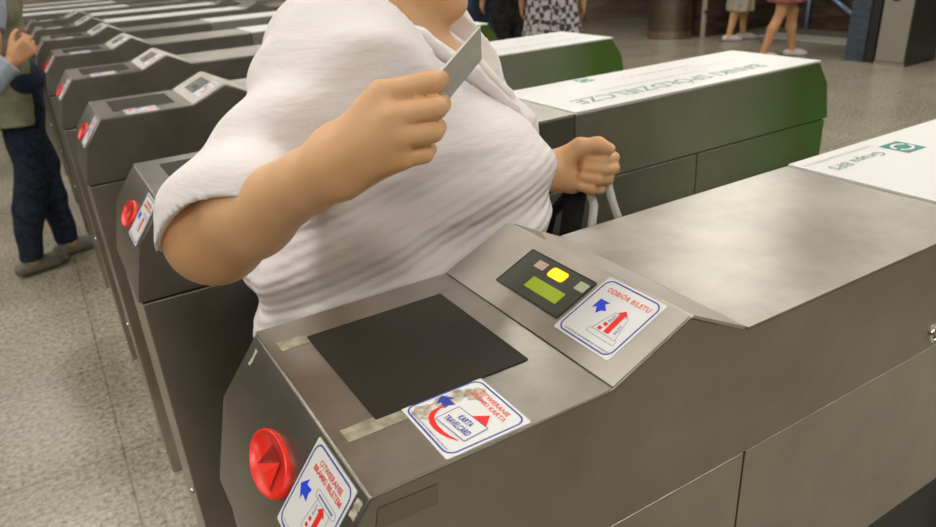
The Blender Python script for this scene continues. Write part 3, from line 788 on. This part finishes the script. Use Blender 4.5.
def person(label, x, y, deg, k=1.0, stride=.0, skin=None, top=None, bottom=None, kind='trousers', shoes=None, hairm=None, h=.012, arms=None, hem=.5, sleeve=.6, group=None, longhair=False, feet=None, fullness=1.0, toplabel=None, botlabel=None, tophem=.90, sleevemat=None, shift=(0, 0), opened=False, curl=.45):
    B_ = Body(x, y, deg, k); r = empty('person', (x, y, 0)); tag(r, label, 'person', group)
    F = feet or [(stride, .085), (-stride, -.085)]
    B_.o = B_.o + B_.f * shift[0] + B_.l * shift[1]; F = [(a - shift[0], b - shift[1]) for a, b in F]
    ank = [(F[0][0], F[0][1], .085), (F[1][0], F[1][1], .085)]
    if kind == 'trousers' or True: pass
    T_ = [B_.e((0, 0, .95), (.105, .155, .13)), B_.e((0, 0, 1.08), (.10, .135, .14)), B_.e((.005, 0, 1.27), (.115, .165, .17)), cone(B_.p(-.01, -.15, 1.40), B_.p(-.01, .15, 1.40), .052 * k, .052 * k, .05)]
    N_ = [cone(B_.p(-.01, 0, 1.40), B_.p(.015, 0, 1.52), .058 * k, .052 * k, .02)] + head_prims(B_, .025, 1.62)
    L_ = []
    for (af, al, az), s_ in zip(ank, (1, -1)):
        hip = B_.p(0, s_ * .085, .92); an = B_.p(af, al, az); mid = (hip + an) / 2 + B_.f * .035 * k * (1 if abs(stride) < .01 else 1.4)
        mid[2] = .49 * k
        L_ += [cone(hip, mid, .090 * k, .058 * k, .03), cone(mid, (mid * .6 + an * .4) - B_.f * .012, .055 * k, .056 * k, .02), cone((mid * .6 + an * .4) - B_.f * .012, an, .054 * k, .036 * k, .02),
               cone(an + np.array([0, 0, -.03]), an + B_.f * .13 * k + np.array([0, 0, -.055]), .036 * k, .024 * k, .02), cone(an + np.array([0, 0, -.03]), an - B_.f * .03 * k + np.array([0, 0, -.045]), .036 * k, .03 * k, .02)]
    A_ = []; S_ = []; cuts = []
    arms = arms or [((-.02, .215, 1.12), (.08, .235, .90)), ((-.02, -.215, 1.12), (.08, -.235, .90))]
    arms = [tuple(tuple(B_.inv(q_[None])[0]) if isinstance(q_, np.ndarray) else q_ for q_ in a_) for a_ in arms]
    for (el, wr), s_ in zip(arms, (1, -1)):
        sh = B_.p(-.01, s_ * .165, 1.39); e_ = B_.p(*el); w_ = B_.p(*wr)
        a_ = [cone(sh, e_, .050 * k, .040 * k, .02), cone(e_, w_, .040 * k, .026 * k, .015)]
        A_ += a_; d = w_ - e_
        A_ += hand_prims(w_, d, B_.l * -s_, k, curl, side=s_ * -1)
        if sleeve > .5:
            t = (sleeve - .5) * 2; S_ += [cone(sh, e_, .050 * k, .043 * k, .02), cone(e_, e_ + d * t, .043 * k, (.043 - .013 * t) * k, .015)]
            cuts.append((e_ + d * t, d / np.linalg.norm(d)))
        else:
            d0 = e_ - sh; t = sleeve * 2; S_ += [cone(sh, sh + d0 * t, .052 * k, .050 * k, .02)]; cuts.append((sh + d0 * t, d0 / np.linalg.norm(d0)))
    body = figure('body', T_ + N_ + L_ + A_, h, skin, r)
    eyes(B_, .025, 1.62, r)
    hair(B_, .025, 1.62, hairm, r, longhair, h)
    rs = np.random.default_rng(int(abs(x * 1000 + y * 77)))
    ph = rs.uniform(0, 6, 4)
    def wr_(X, a=.006):
        q = B_.inv(X); return a * (np.sin(q[:, 2] * 34 + 4 * np.sin(q[:, 0] * 9 + ph[0]) + ph[1]) * .6 + np.sin(q[:, 1] * 40 + q[:, 2] * 18 + ph[2]) * .5)
    def tcut(d, X):
        q = B_.inv(X); d = np.maximum(d + wr_(X), tophem - q[:, 2])
        if opened: d = np.maximum(d, -np.maximum(.015 - q[:, 0] + .25 * (q[:, 2] - .9), q[:, 2] - 1.12))
        nk = np.sqrt((q[:, 0] - .02) ** 2 + q[:, 1] ** 2) - .078
        d = np.maximum(d, np.minimum(q[:, 2] - 1.455, 9)); d = np.maximum(d, -np.maximum(nk, 1.435 - q[:, 2]))
        for c_, n_ in cuts:
            s2 = (X - c_) @ n_; near = np.linalg.norm(X - c_, axis=1) - .14; d = np.maximum(d, -np.maximum(-s2, near))
        return d
    TP = grow(T_, .016 * fullness)
    if tophem < .85: TP.append(cone(B_.p(0, 0, 1.0), B_.p(.01, 0, tophem), .15 * k * fullness ** .3, .185 * k * fullness ** .3, .05))
    if sleevemat:
        def scut_(d, X):
            for c_, n_ in cuts:
                near = np.linalg.norm(X - c_, axis=1) - .14; d = np.maximum(d, -np.maximum(-((X - c_) @ n_), near))
            return d + wr_(X, .003)
        for q_, nm in ((S_[:len(S_) // 2], 0), (S_[len(S_) // 2:], 1)): figure('sleeve', grow(q_, .014), h, sleevemat, r, scut_)
        t = figure('top', TP, h, top, r, tcut)
    else:
        t = figure('top', TP + grow(S_, .013 * fullness), h, top, r, tcut)
    if toplabel: t['label'] = toplabel
    if kind == 'trousers':
        P = grow(T_[:1], .012) + grow([q for i, q in enumerate(L_) if i % 5 < 3], .016)
        b = figure('trousers', P, h, bottom, r, lambda d, X: np.maximum(np.maximum(d + wr_(X, .005), .075 - X[:, 2]), X[:, 2] - 1.02 * k))
    else:
        P = [B_.e((0, 0, .95), (.13, .175, .12), .05), cone(B_.p(0, -.05, .95), B_.p(.03, -.07, hem - .05), .13 * k, .17 * k * fullness, .06), cone(B_.p(0, .05, .95), B_.p(.03, .07, hem - .05), .13 * k, .17 * k * fullness, .06)]
        def scut(d, X):
            q = B_.inv(X); an_ = np.arctan2(q[:, 1], q[:, 0]); d = d + .010 * np.sin(an_ * 11 + 1.5 * np.sin(q[:, 2] * 7)) * np.clip((.95 - q[:, 2]) * 3, 0, 1)
            d = np.maximum(d, np.maximum(hem - q[:, 2], q[:, 2] - 1.04)); return np.maximum(d, -(union(grow(P, -.022), X) + 0) if False else d)
        b = figure('skirt', P, h, bottom, r, scut)
    if botlabel: b['label'] = botlabel
    for af, al, az in ank: shoe('shoe', B_, af / 1, al, az, None, shoes, r, k, min(h, .008))
    return r, B_

# ---- the woman passing between the first two gates
wb = Body(.285, .535, -30)
wo = empty('person', (.285, .535, 0))
tag(wo, 'person in white blouse passing through the gate holding a grey card', 'person')
RS = wb.p(-.03, -.165, 1.262); RE = at(215, 235, .735); RW = at(322, 173, .605)
LS = wb.p(-.01, .175, 1.250); LW = at(550, 171, 1.08); LE = np.array([.375, .655, 1.01])
TOR = [wb.e((-.05, 0, .82), (.175, .20, .17), .05), wb.e((-.03, -.03, .98), (.17, .19, .15), .06), wb.e((.035, 0, .97), (.165, .195, .17), .06), wb.e((.0, 0, 1.14), (.135, .18, .19), .06), cone(wb.p(-.05, -.10, 1.27), wb.p(-.05, .10, 1.27), .065, .065, .05),
       wb.e((.115, .075, 1.10), (.085, .085, .085), .05), wb.e((.115, -.075, 1.10), (.085, .085, .085), .05),
       cone(RS, LS, .058, .058, .05)]
NK = [cone(wb.p(-.02, 0, 1.26), wb.p(.025, 0, 1.345), .066, .056, .03)]
HF, HZ = .022, 1.410
HD = head_prims(wb, HF, HZ)
LG = []
for s_, fa in ((1, .14), (-1, -.16)):
    hip = wb.p(-.02, s_ * .09, .78); kn = wb.p(fa * .6 + .03, s_ * .09, .42); an = wb.p(fa, s_ * .08, .085)
    LG += [cone(hip, kn, .105, .062, .04), cone(kn, kn * .6 + an * .4, .060, .060, .02), cone(kn * .6 + an * .4, an, .058, .038, .02),
           cone(an + np.array([0, 0, -.03]), an + wb.f * .12 + np.array([0, 0, -.055]), .034, .024, .02)]
RM = (RE + RW) / 2
AR = [cone(RS, RE, .062, .048, .03), cone(RE, RE * .62 + RW * .38, .047, .0395, .02), cone(RE * .62 + RW * .38, RE * .12 + RW * .88, .0395, .0265, .02), cone(RE * .12 + RW * .88, RW, .0265, .027, .012)]
AL = [cone(LS, LE, .058, .044, .03), cone(LE, LE * .2 + LW * .8, .045, .030, .02), cone(LE * .2 + LW * .8, LW, .028, .026, .012)]
A = at
def chain(pts, rs, k=.0035):
    return [cone(pts[i], pts[i + 1], rs[i], rs[i + 1], k) for i in range(len(pts) - 1)]
KN = [A(381, 94, .580), A(391, 116, .576), A(398, 137, .581), A(401, 158, .592)]
HR = []
for q, r_ in zip(KN, (.0120, .0118, .0115, .0110)): HR.append(cone(RW * .85 + KN[1] * .15, q, .021, r_, .010))
HR += [cone(A(340, 150, .605), A(385, 138, .602), .024, .017, .012), cone(A(345, 180, .605), A(388, 157, .604), .016, .012, .012)]
HR += chain([KN[0], A(431, 83, .580), A(439, 80, .600), A(426, 79, .612)], (.0108, .0096, .0086, .0076), .0015)
HR += chain([KN[1], A(436, 108, .580), A(441, 104, .602), A(424, 101, .620)], (.0106, .0094, .0086, .0076), .0015)
HR += chain([KN[2], A(433, 132, .587), A(437, 127, .609), A(418, 123, .628)], (.0102, .0090, .0082, .0072), .0015)
HR += chain([KN[3], A(424, 154, .598), A(428, 149, .616), A(411, 144, .630)], (.0094, .0082, .0076, .0068), .0015)
HR += chain([A(345, 148, .622), A(378, 122, .655), A(412, 98, .672), A(437, 80, .666)], (.019, .0135, .0112, .009), .008)
HL = []
for q, r_ in zip([A(594, 152, 1.12), A(594, 162, 1.12), A(591, 172, 1.12), A(587, 182, 1.12)], (.014, .0135, .013, .012)): HL.append(cone(LW, q, .022, r_, .014))
HL += [cone(LW, A(573, 182, 1.085), .022, .018, .014)]
HL += chain([A(594, 152, 1.12), A(613, 158, 1.095), A(603, 160, 1.072), A(587, 159, 1.068)], (.012, .0098, .0092, .008))
HL += chain([A(594, 162, 1.12), A(613, 168.5, 1.093), A(602, 170, 1.070), A(585, 168, 1.066)], (.012, .0100, .0094, .008))
HL += chain([A(591, 172, 1.12), A(607, 179, 1.092), A(597, 180, 1.070), A(582, 177, 1.066)], (.0115, .0096, .0090, .0078))
HL += chain([A(587, 182, 1.12), A(599, 189, 1.092), A(590, 189, 1.072), A(579, 186, 1.069)], (.011, .0088, .0082, .0072))
HL += chain([A(563, 160, 1.075), A(580, 147, 1.062), A(598, 145, 1.060), A(610, 149, 1.062)], (.020, .0128, .0112, .0085), .008)
WB = TOR + NK + HD + LG + AR + HR + AL + HL
figure('body', WB, .0026, MS1, wo, sm=1)
eyes(wb, HF, HZ, wo)
hair(wb, HF, HZ, cloth('brown_hair', (.10, .055, .03), (.16, .09, .05), 60), wo, True, .005)
# blouse
mbl = mat('white_blouse', (.80, .765, .765), .75)
def blouse_mat(m):
    tc = nd(m, 'ShaderNodeTexCoord'); mp = nd(m, 'ShaderNodeMapping'); mp.inputs['Rotation'].default_value = (.25, .35, math.radians(30))
    wv = nd(m, 'ShaderNodeTexWave'); wv.bands_direction = 'Z'; wv.inputs['Scale'].default_value = 24; wv.inputs['Distortion'].default_value = 1.2; wv.inputs['Detail'].default_value = 2; wv.inputs['Detail Scale'].default_value = .6
    n = nd(m, 'ShaderNodeTexNoise'); n.inputs['Scale'].default_value = 16; n.inputs['Detail'].default_value = 5
    mp2 = nd(m, 'ShaderNodeMapping'); mp2.inputs['Scale'].default_value = (.5, .5, 2.2); mp2.inputs['Rotation'].default_value = (0, .5, 0)
    lk(m, tc, 'Object', mp, 0); lk(m, mp, 0, wv, 0); lk(m, tc, 'Object', mp2, 0); lk(m, mp2, 0, n, 0)
    b = nd(m, 'ShaderNodeBump'); b.inputs['Distance'].default_value = .004
    sz = nd(m, 'ShaderNodeSeparateXYZ'); lk(m, tc, 'Object', sz, 0); mz = nd(m, 'ShaderNodeMapRange'); mz.inputs['From Min'].default_value = 1.10; mz.inputs['From Max'].default_value = 1.17; mz.inputs['To Min'].default_value = .42; mz.inputs['To Max'].default_value = .04
    lk(m, sz, 'Z', mz, 0); lk(m, mz, 0, b, 'Strength')
    b2 = nd(m, 'ShaderNodeBump'); b2.inputs['Strength'].default_value = .6; b2.inputs['Distance'].default_value = .010
    lk(m, wv, 'Fac', b, 'Height'); lk(m, n, 'Fac', b2, 'Height'); lk(m, b2, 0, b, 'Normal'); lk(m, b, 0, bsdf(m), 'Normal')
    bsdf(m).inputs['Specular IOR Level'].default_value = .2
    bsdf(m).inputs['Subsurface Weight'].default_value = .1
blouse_mat(mbl)
ad = (RE - RS); ad /= np.linalg.norm(ad)
c1, c2 = at(165, 262, .735), at(276, 182, .68); cuffR = (c1 + c2) / 2
nR = np.cross(c2 - c1, cuffR + np.array([.01, .02, -.01]) - CAMP); nR /= np.linalg.norm(nR)
if nR[2] > 0: nR = -nR
cU = (c2 - c1) / 2
fL = LE * .44 + LW * .56; nL = (LW - LE) / np.linalg.norm(LW - LE)
RSE = at(226, 222, .725)
B_T = grow(TOR, .017) + [cone(at(438, 2, 1.06), at(470, 62, 1.01), .030, .034, .03), cone(at(470, 62, 1.01), wb.p(.12, .08, 1.12), .034, .05, .03)]
B_R = [cone(RS, RSE, .080, .060, .05), cone(RSE, RSE * .72 + RW * .28, .060, .058, .03)]
B_L = [cone(LS, LE, .074, .048, .05), cone(LE, LE * .38 + LW * .62, .047, .042, .03)]
def smin(a, b, k):
    h = np.clip(.5 + .5 * (b - a) / k, 0, 1); return b * (1 - h) + a * h - k * h * (1 - h)
def blouse_f(X):
    q = wb.inv(X); f_, l_, z_ = q[:, 0], q[:, 1], q[:, 2]
    dT = union(B_T, X); dR = union(B_R, X); dL = union(B_L, X)
    up = np.clip((1.19 - z_) * 9, 0, 1)
    dT = dT + up * (.0065 * np.sin(z_ * 78 - f_ * 26 + 3.5 * np.sin(l_ * 8)) + .004 * np.sin(z_ * 31 + l_ * 44 + 2 * np.sin(f_ * 20)))
    dR = dR + .0045 * np.sin(f_ * 40 - z_ * 46 + 3 * np.sin(l_ * 16)) + .003 * np.sin(z_ * 70 + l_ * 50)
    t2 = np.clip(((X - cuffR) @ cU) / (cU @ cU), -1, 1)
    dR = np.maximum(dR, (X - cuffR) @ nR + .030 * (1 - t2 ** 2))
    dL = np.maximum(dL + .004 * np.sin(z_ * 90 + f_ * 60), (X - fL) @ nL)
    d = smin(smin(dT, dR, .03), dL, .03)
    d = np.maximum(d, .86 + .01 * np.sin(l_ * 30) - z_)                       # hem
    vw = np.clip((z_ - 1.11) * .62, -.02, .10)                               # V neck
    d = np.maximum(d, -np.maximum(np.abs(l_ + .022) - vw, -f_))
    return np.maximum(d, -np.maximum(np.sqrt((f_ - .01) ** 2 + (l_ + .01) ** 2) - .088, 1.21 - z_))
lo_, hi_ = bounds(B_T + B_R + B_L)
bl = nets('blouse', blouse_f, lo_, hi_, .0045, mbl, wo, 1)
bl.data.transform(Matrix.Translation(-wo.location))
bl['label'] = 'white blouse with elbow sleeves and V neck'
# collar band along the neckline
for s_ in (-1, 1):
    pts = [wb.p(.205, s_ * .010 - .022, 1.125), wb.p(.165, s_ * .045 - .022, 1.19), wb.p(.115, s_ * .074 - .022, 1.245), wb.p(.055, s_ * .094 - .012, 1.290), wb.p(-.02, s_ * .092 - .01, 1.325)]
    figure('collar', chain([np.array(p) for p in pts], (.004, .008, .010, .011, .009), .01), .003, mbl, wo)
mtr = cloth('dark_trousers', (.03, .03, .035), (.05, .05, .055))
figure('trousers', grow(TOR[:1], .008) + grow([q for i, q in enumerate(LG) if i % 4 < 3], .014), .009, mtr, wo, lambda d, X: np.maximum(np.maximum(d, .08 - X[:, 2]), X[:, 2] - .93))
msh = mat('black_shoe', (.02, .02, .02), .4)
for fa, s_ in ((.14, 1), (-.16, -1)): shoe('shoe', wb, fa, s_ * .08, .085, None, msh, wo, .95, .006)
br = LE * .06 + LW * .94; bd_ = nL
u_ = np.cross(bd_, [0, 0, 1]); u_ /= np.linalg.norm(u_); v_ = np.cross(bd_, u_)
wc = at(546, 172, 1.085)
tube('bracelet', [wc + (u_ * math.cos(t) + v_ * math.sin(t)) * .031 for t in [2 * math.pi * k / 24 for k in range(25)]], .0028, M['dark'], wo, 8).data.transform(Matrix.Translation(-wo.location))
# the card she holds
cA, cB, cC, cD = at(480, 26, .600), at(481, 59, .645), at(416, 138, .658), at(410, 106, .616)
Vc = [Vector(p) for p in (cA, cB, cC, cD)]
nrm = (Vc[1] - Vc[0]).cross(Vc[3] - Vc[0]).normalized() * .0009
Vv = [p - nrm for p in Vc] + [p + nrm for p in Vc]
cardo = mesh_obj('card', Vv, [(0, 1, 2, 3), (7, 6, 5, 4), (0, 4, 5, 1), (1, 5, 6, 2), (2, 6, 7, 3), (3, 7, 4, 0)], None)
mc_ = mat('grey_card', (.5, .51, .48), .4); noise_col(mc_, (.46, .47, .44), (.56, .57, .53), 40); cardo.data.materials.append(mc_)
mce = mat('card_edge', (.8, .8, .76), .5); cardo.data.materials.append(mce)
for p_ in cardo.data.polygons: p_.material_index = 0 if p_.index < 2 else 1
tag(cardo, 'grey card held up in the right hand of the person in white', 'card')
# bags hanging from her left hand
gp = (at(592, 160, 1.09) + at(590, 188, 1.09)) / 2
hb = empty('shopping_bag', (gp[0] + .02, gp[1] + .03, .45))
mbag = cloth('white_bag', (.62, .62, .60), (.74, .74, .72), 8, bump=.6)
bt = at(598, 250, 1.16)
def loc(p): return np.array(p) - np.array(hb.location)
bagc = np.array([bt[0] + .03, bt[1], .62])
pr = [ell(bagc + [0, 0, -.02], (.075, .035, .15), None, .03), ell(bagc + [0, 0, .10], (.07, .022, .08), None, .04)]
figure('bag_body', [(p[0], p[1] - np.array(hb.location), *p[2:]) for p in pr], .006, mbag, hb, lambda d, X: d + .004 * np.sin(X[:, 2] * 60 + X[:, 0] * 50))
for (u0, v0, u1, v1, u2, v2, d2) in ((588, 186, 594, 205, 588, 262, 1.13), (606, 176, 612, 200, 634, 262, 1.15)):
    ribbon('handle', [loc(at(u0 - 2, v0 - 8, 1.085)), loc(at(u0, v0, 1.092)), loc(at(u1, v1, 1.11)), loc(at((u1 + u2) / 2, (v1 + v2) / 2, (1.11 + d2) / 2)), loc(at(u2, v2, d2))], RR[0], .013, .0015, mbag, hb)
tag(hb, 'white plastic bag hanging by its two handles from a fist', 'bag')
kb = empty('handbag', (.66, .66, .50))
mblk = cloth('black_bag', (.012, .012, .014), (.025, .025, .028), 30)
kc = np.array([.0, .0, .14])
figure('bag_body', [ell(kc, (.12, .055, .12), None, .03), ell(kc + [0, 0, -.05], (.125, .062, .08), None, .03)], .007, mblk, kb)
k0 = at(565, 262, 1.20) - np.array(kb.location); k1 = at(577, 190, 1.115) - np.array(kb.location)
ribbon('strap', [k1 + [0, 0, .01], (k0 + k1) / 2, k0, kc + np.array([-.02, 0, .10])], RR[0], .034, .004, mblk, kb)
k2 = at(550, 215, 1.20) - np.array(kb.location)
ribbon('strap', [k1 + [-.01, 0, .0], k2, kc + np.array([-.08, -.02, .09])], RR[0], .022, .004, mblk, kb)
tag(kb, 'black handbag with dark straps beside the person in white', 'handbag')

# ---- the man at the left
mol = cloth('olive_jacket', (.17, .165, .10), (.25, .24, .16), 18, bump=.5)
mjean = cloth('navy_jeans', (.012, .018, .038), (.030, .038, .065), 40)
mgs = cloth('grey_suede', (.16, .15, .12), (.22, .20, .165), 50)
mhr = cloth('dark_hair', (.03, .022, .015), (.06, .045, .03), 60)
mslv = cloth('blue_grey_shirt', (.24, .28, .34), (.34, .38, .45), 25, bump=.5)
person('person in olive jacket and dark jeans standing at the gates on the left', -.29, 3.585, 25, 1.0, 0, MS2, mol, mjean, 'trousers', mgs, mhr, h=.0075,
    arms=[((.04, .25, 1.12), (.12, .26, .90)), (at(-10, 82, 2.96), at(13, 60, 2.98))], curl=1.0, sleeve=.93, opened=True, feet=[(.135, .067), (-.09, .0)], fullness=1.3, toplabel='olive jacket', tophem=.74, sleevemat=mslv, shift=(.05, -.03))
# people in the background
def under(u, v, d): p = at(u, v, d); return float(p[0]), float(p[1])
mchk = mat('checked_cloth', (.1, .1, .1), .85)
tc = nd(mchk, 'ShaderNodeTexCoord'); ck = nd(mchk, 'ShaderNodeTexChecker'); ck.inputs['Scale'].default_value = 21
ck.inputs['Color1'].default_value = (.46, .42, .42, 1); ck.inputs['Color2'].default_value = (.045, .04, .055, 1)
nz = nd(mchk, 'ShaderNodeTexNoise'); nz.inputs['Scale'].default_value = 6
mxx = nd(mchk, 'ShaderNodeVectorMath', operation='ADD'); sc_ = nd(mchk, 'ShaderNodeVectorMath', operation='SCALE'); sc_.inputs['Scale'].default_value = .12
lk(mchk, tc, 'Object', mxx, 0); lk(mchk, nz, 'Color', sc_, 0); lk(mchk, sc_, 0, mxx, 1); lk(mchk, mxx, 0, ck, 'Vector'); lk(mchk, ck, 'Color', bsdf(mchk), 'Base Color')
mwht = cloth('white_shoe', (.62, .58, .54), (.72, .68, .64))
mdk = cloth('black_cloth', (.012, .012, .013), (.03, .028, .028)); mgt = cloth('grey_top', (.2, .2, .22), (.3, .3, .32))
mbj = cloth('blue_denim', (.035, .055, .095), (.06, .09, .14), 30)
mbeige = cloth('beige_skirt', (.34, .30, .22), (.44, .40, .30)); mrose = cloth('rose_skirt', (.22, .075, .07), (.30, .11, .10))
mnavy = cloth('navy_cloth', (.015, .017, .03), (.03, .033, .05))
x, y = under(552, 15, 5.5)
person('person in a black and white checked skirt behind the white-topped gates', x, y, 50, 1.0, .02, MS2, mgt, mchk, 'skirt', msh, mhr, h=.012, hem=.30, fullness=1.35, botlabel='checked skirt')
x, y = under(512, 15, 6.3)
person('person in black trousers standing left of the checked skirt', x, y, 75, 1.0, .04, MS2, mdk, mdk, 'trousers', msh, mhr, h=.012, fullness=1.7)
x, y = under(478, 8, 6.6)
person('person in blue denim trousers seen past the held grey card', x, y, 100, 1.03, .03, MS2, mgt, mbj, 'trousers', msh, mhr, h=.012, fullness=2.6)
person('person in beige skirt and white shoes beside the brown wall', 7.62, 5.98, -40, .97, .10, MS1, mwht, mbeige, 'skirt', mwht, mhr, h=.012, hem=.37, fullness=.95, botlabel='beige skirt', sleeve=.3)
person('person in short rose skirt walking in white flat shoes', 6.83, 4.76, -35, .97, .18, MS2, mrose, mrose, 'skirt', mwht, mhr, h=.012, hem=.60, fullness=1.1, botlabel='rose skirt', sleeve=.3, longhair=True)
person('person in dark navy clothes beyond the farthest gates at the top left', -.62, 8.0, -60, 1.0, .06, MS2, mnavy, mnavy, 'trousers', msh, mhr, h=.014, fullness=2.2, tophem=.6)
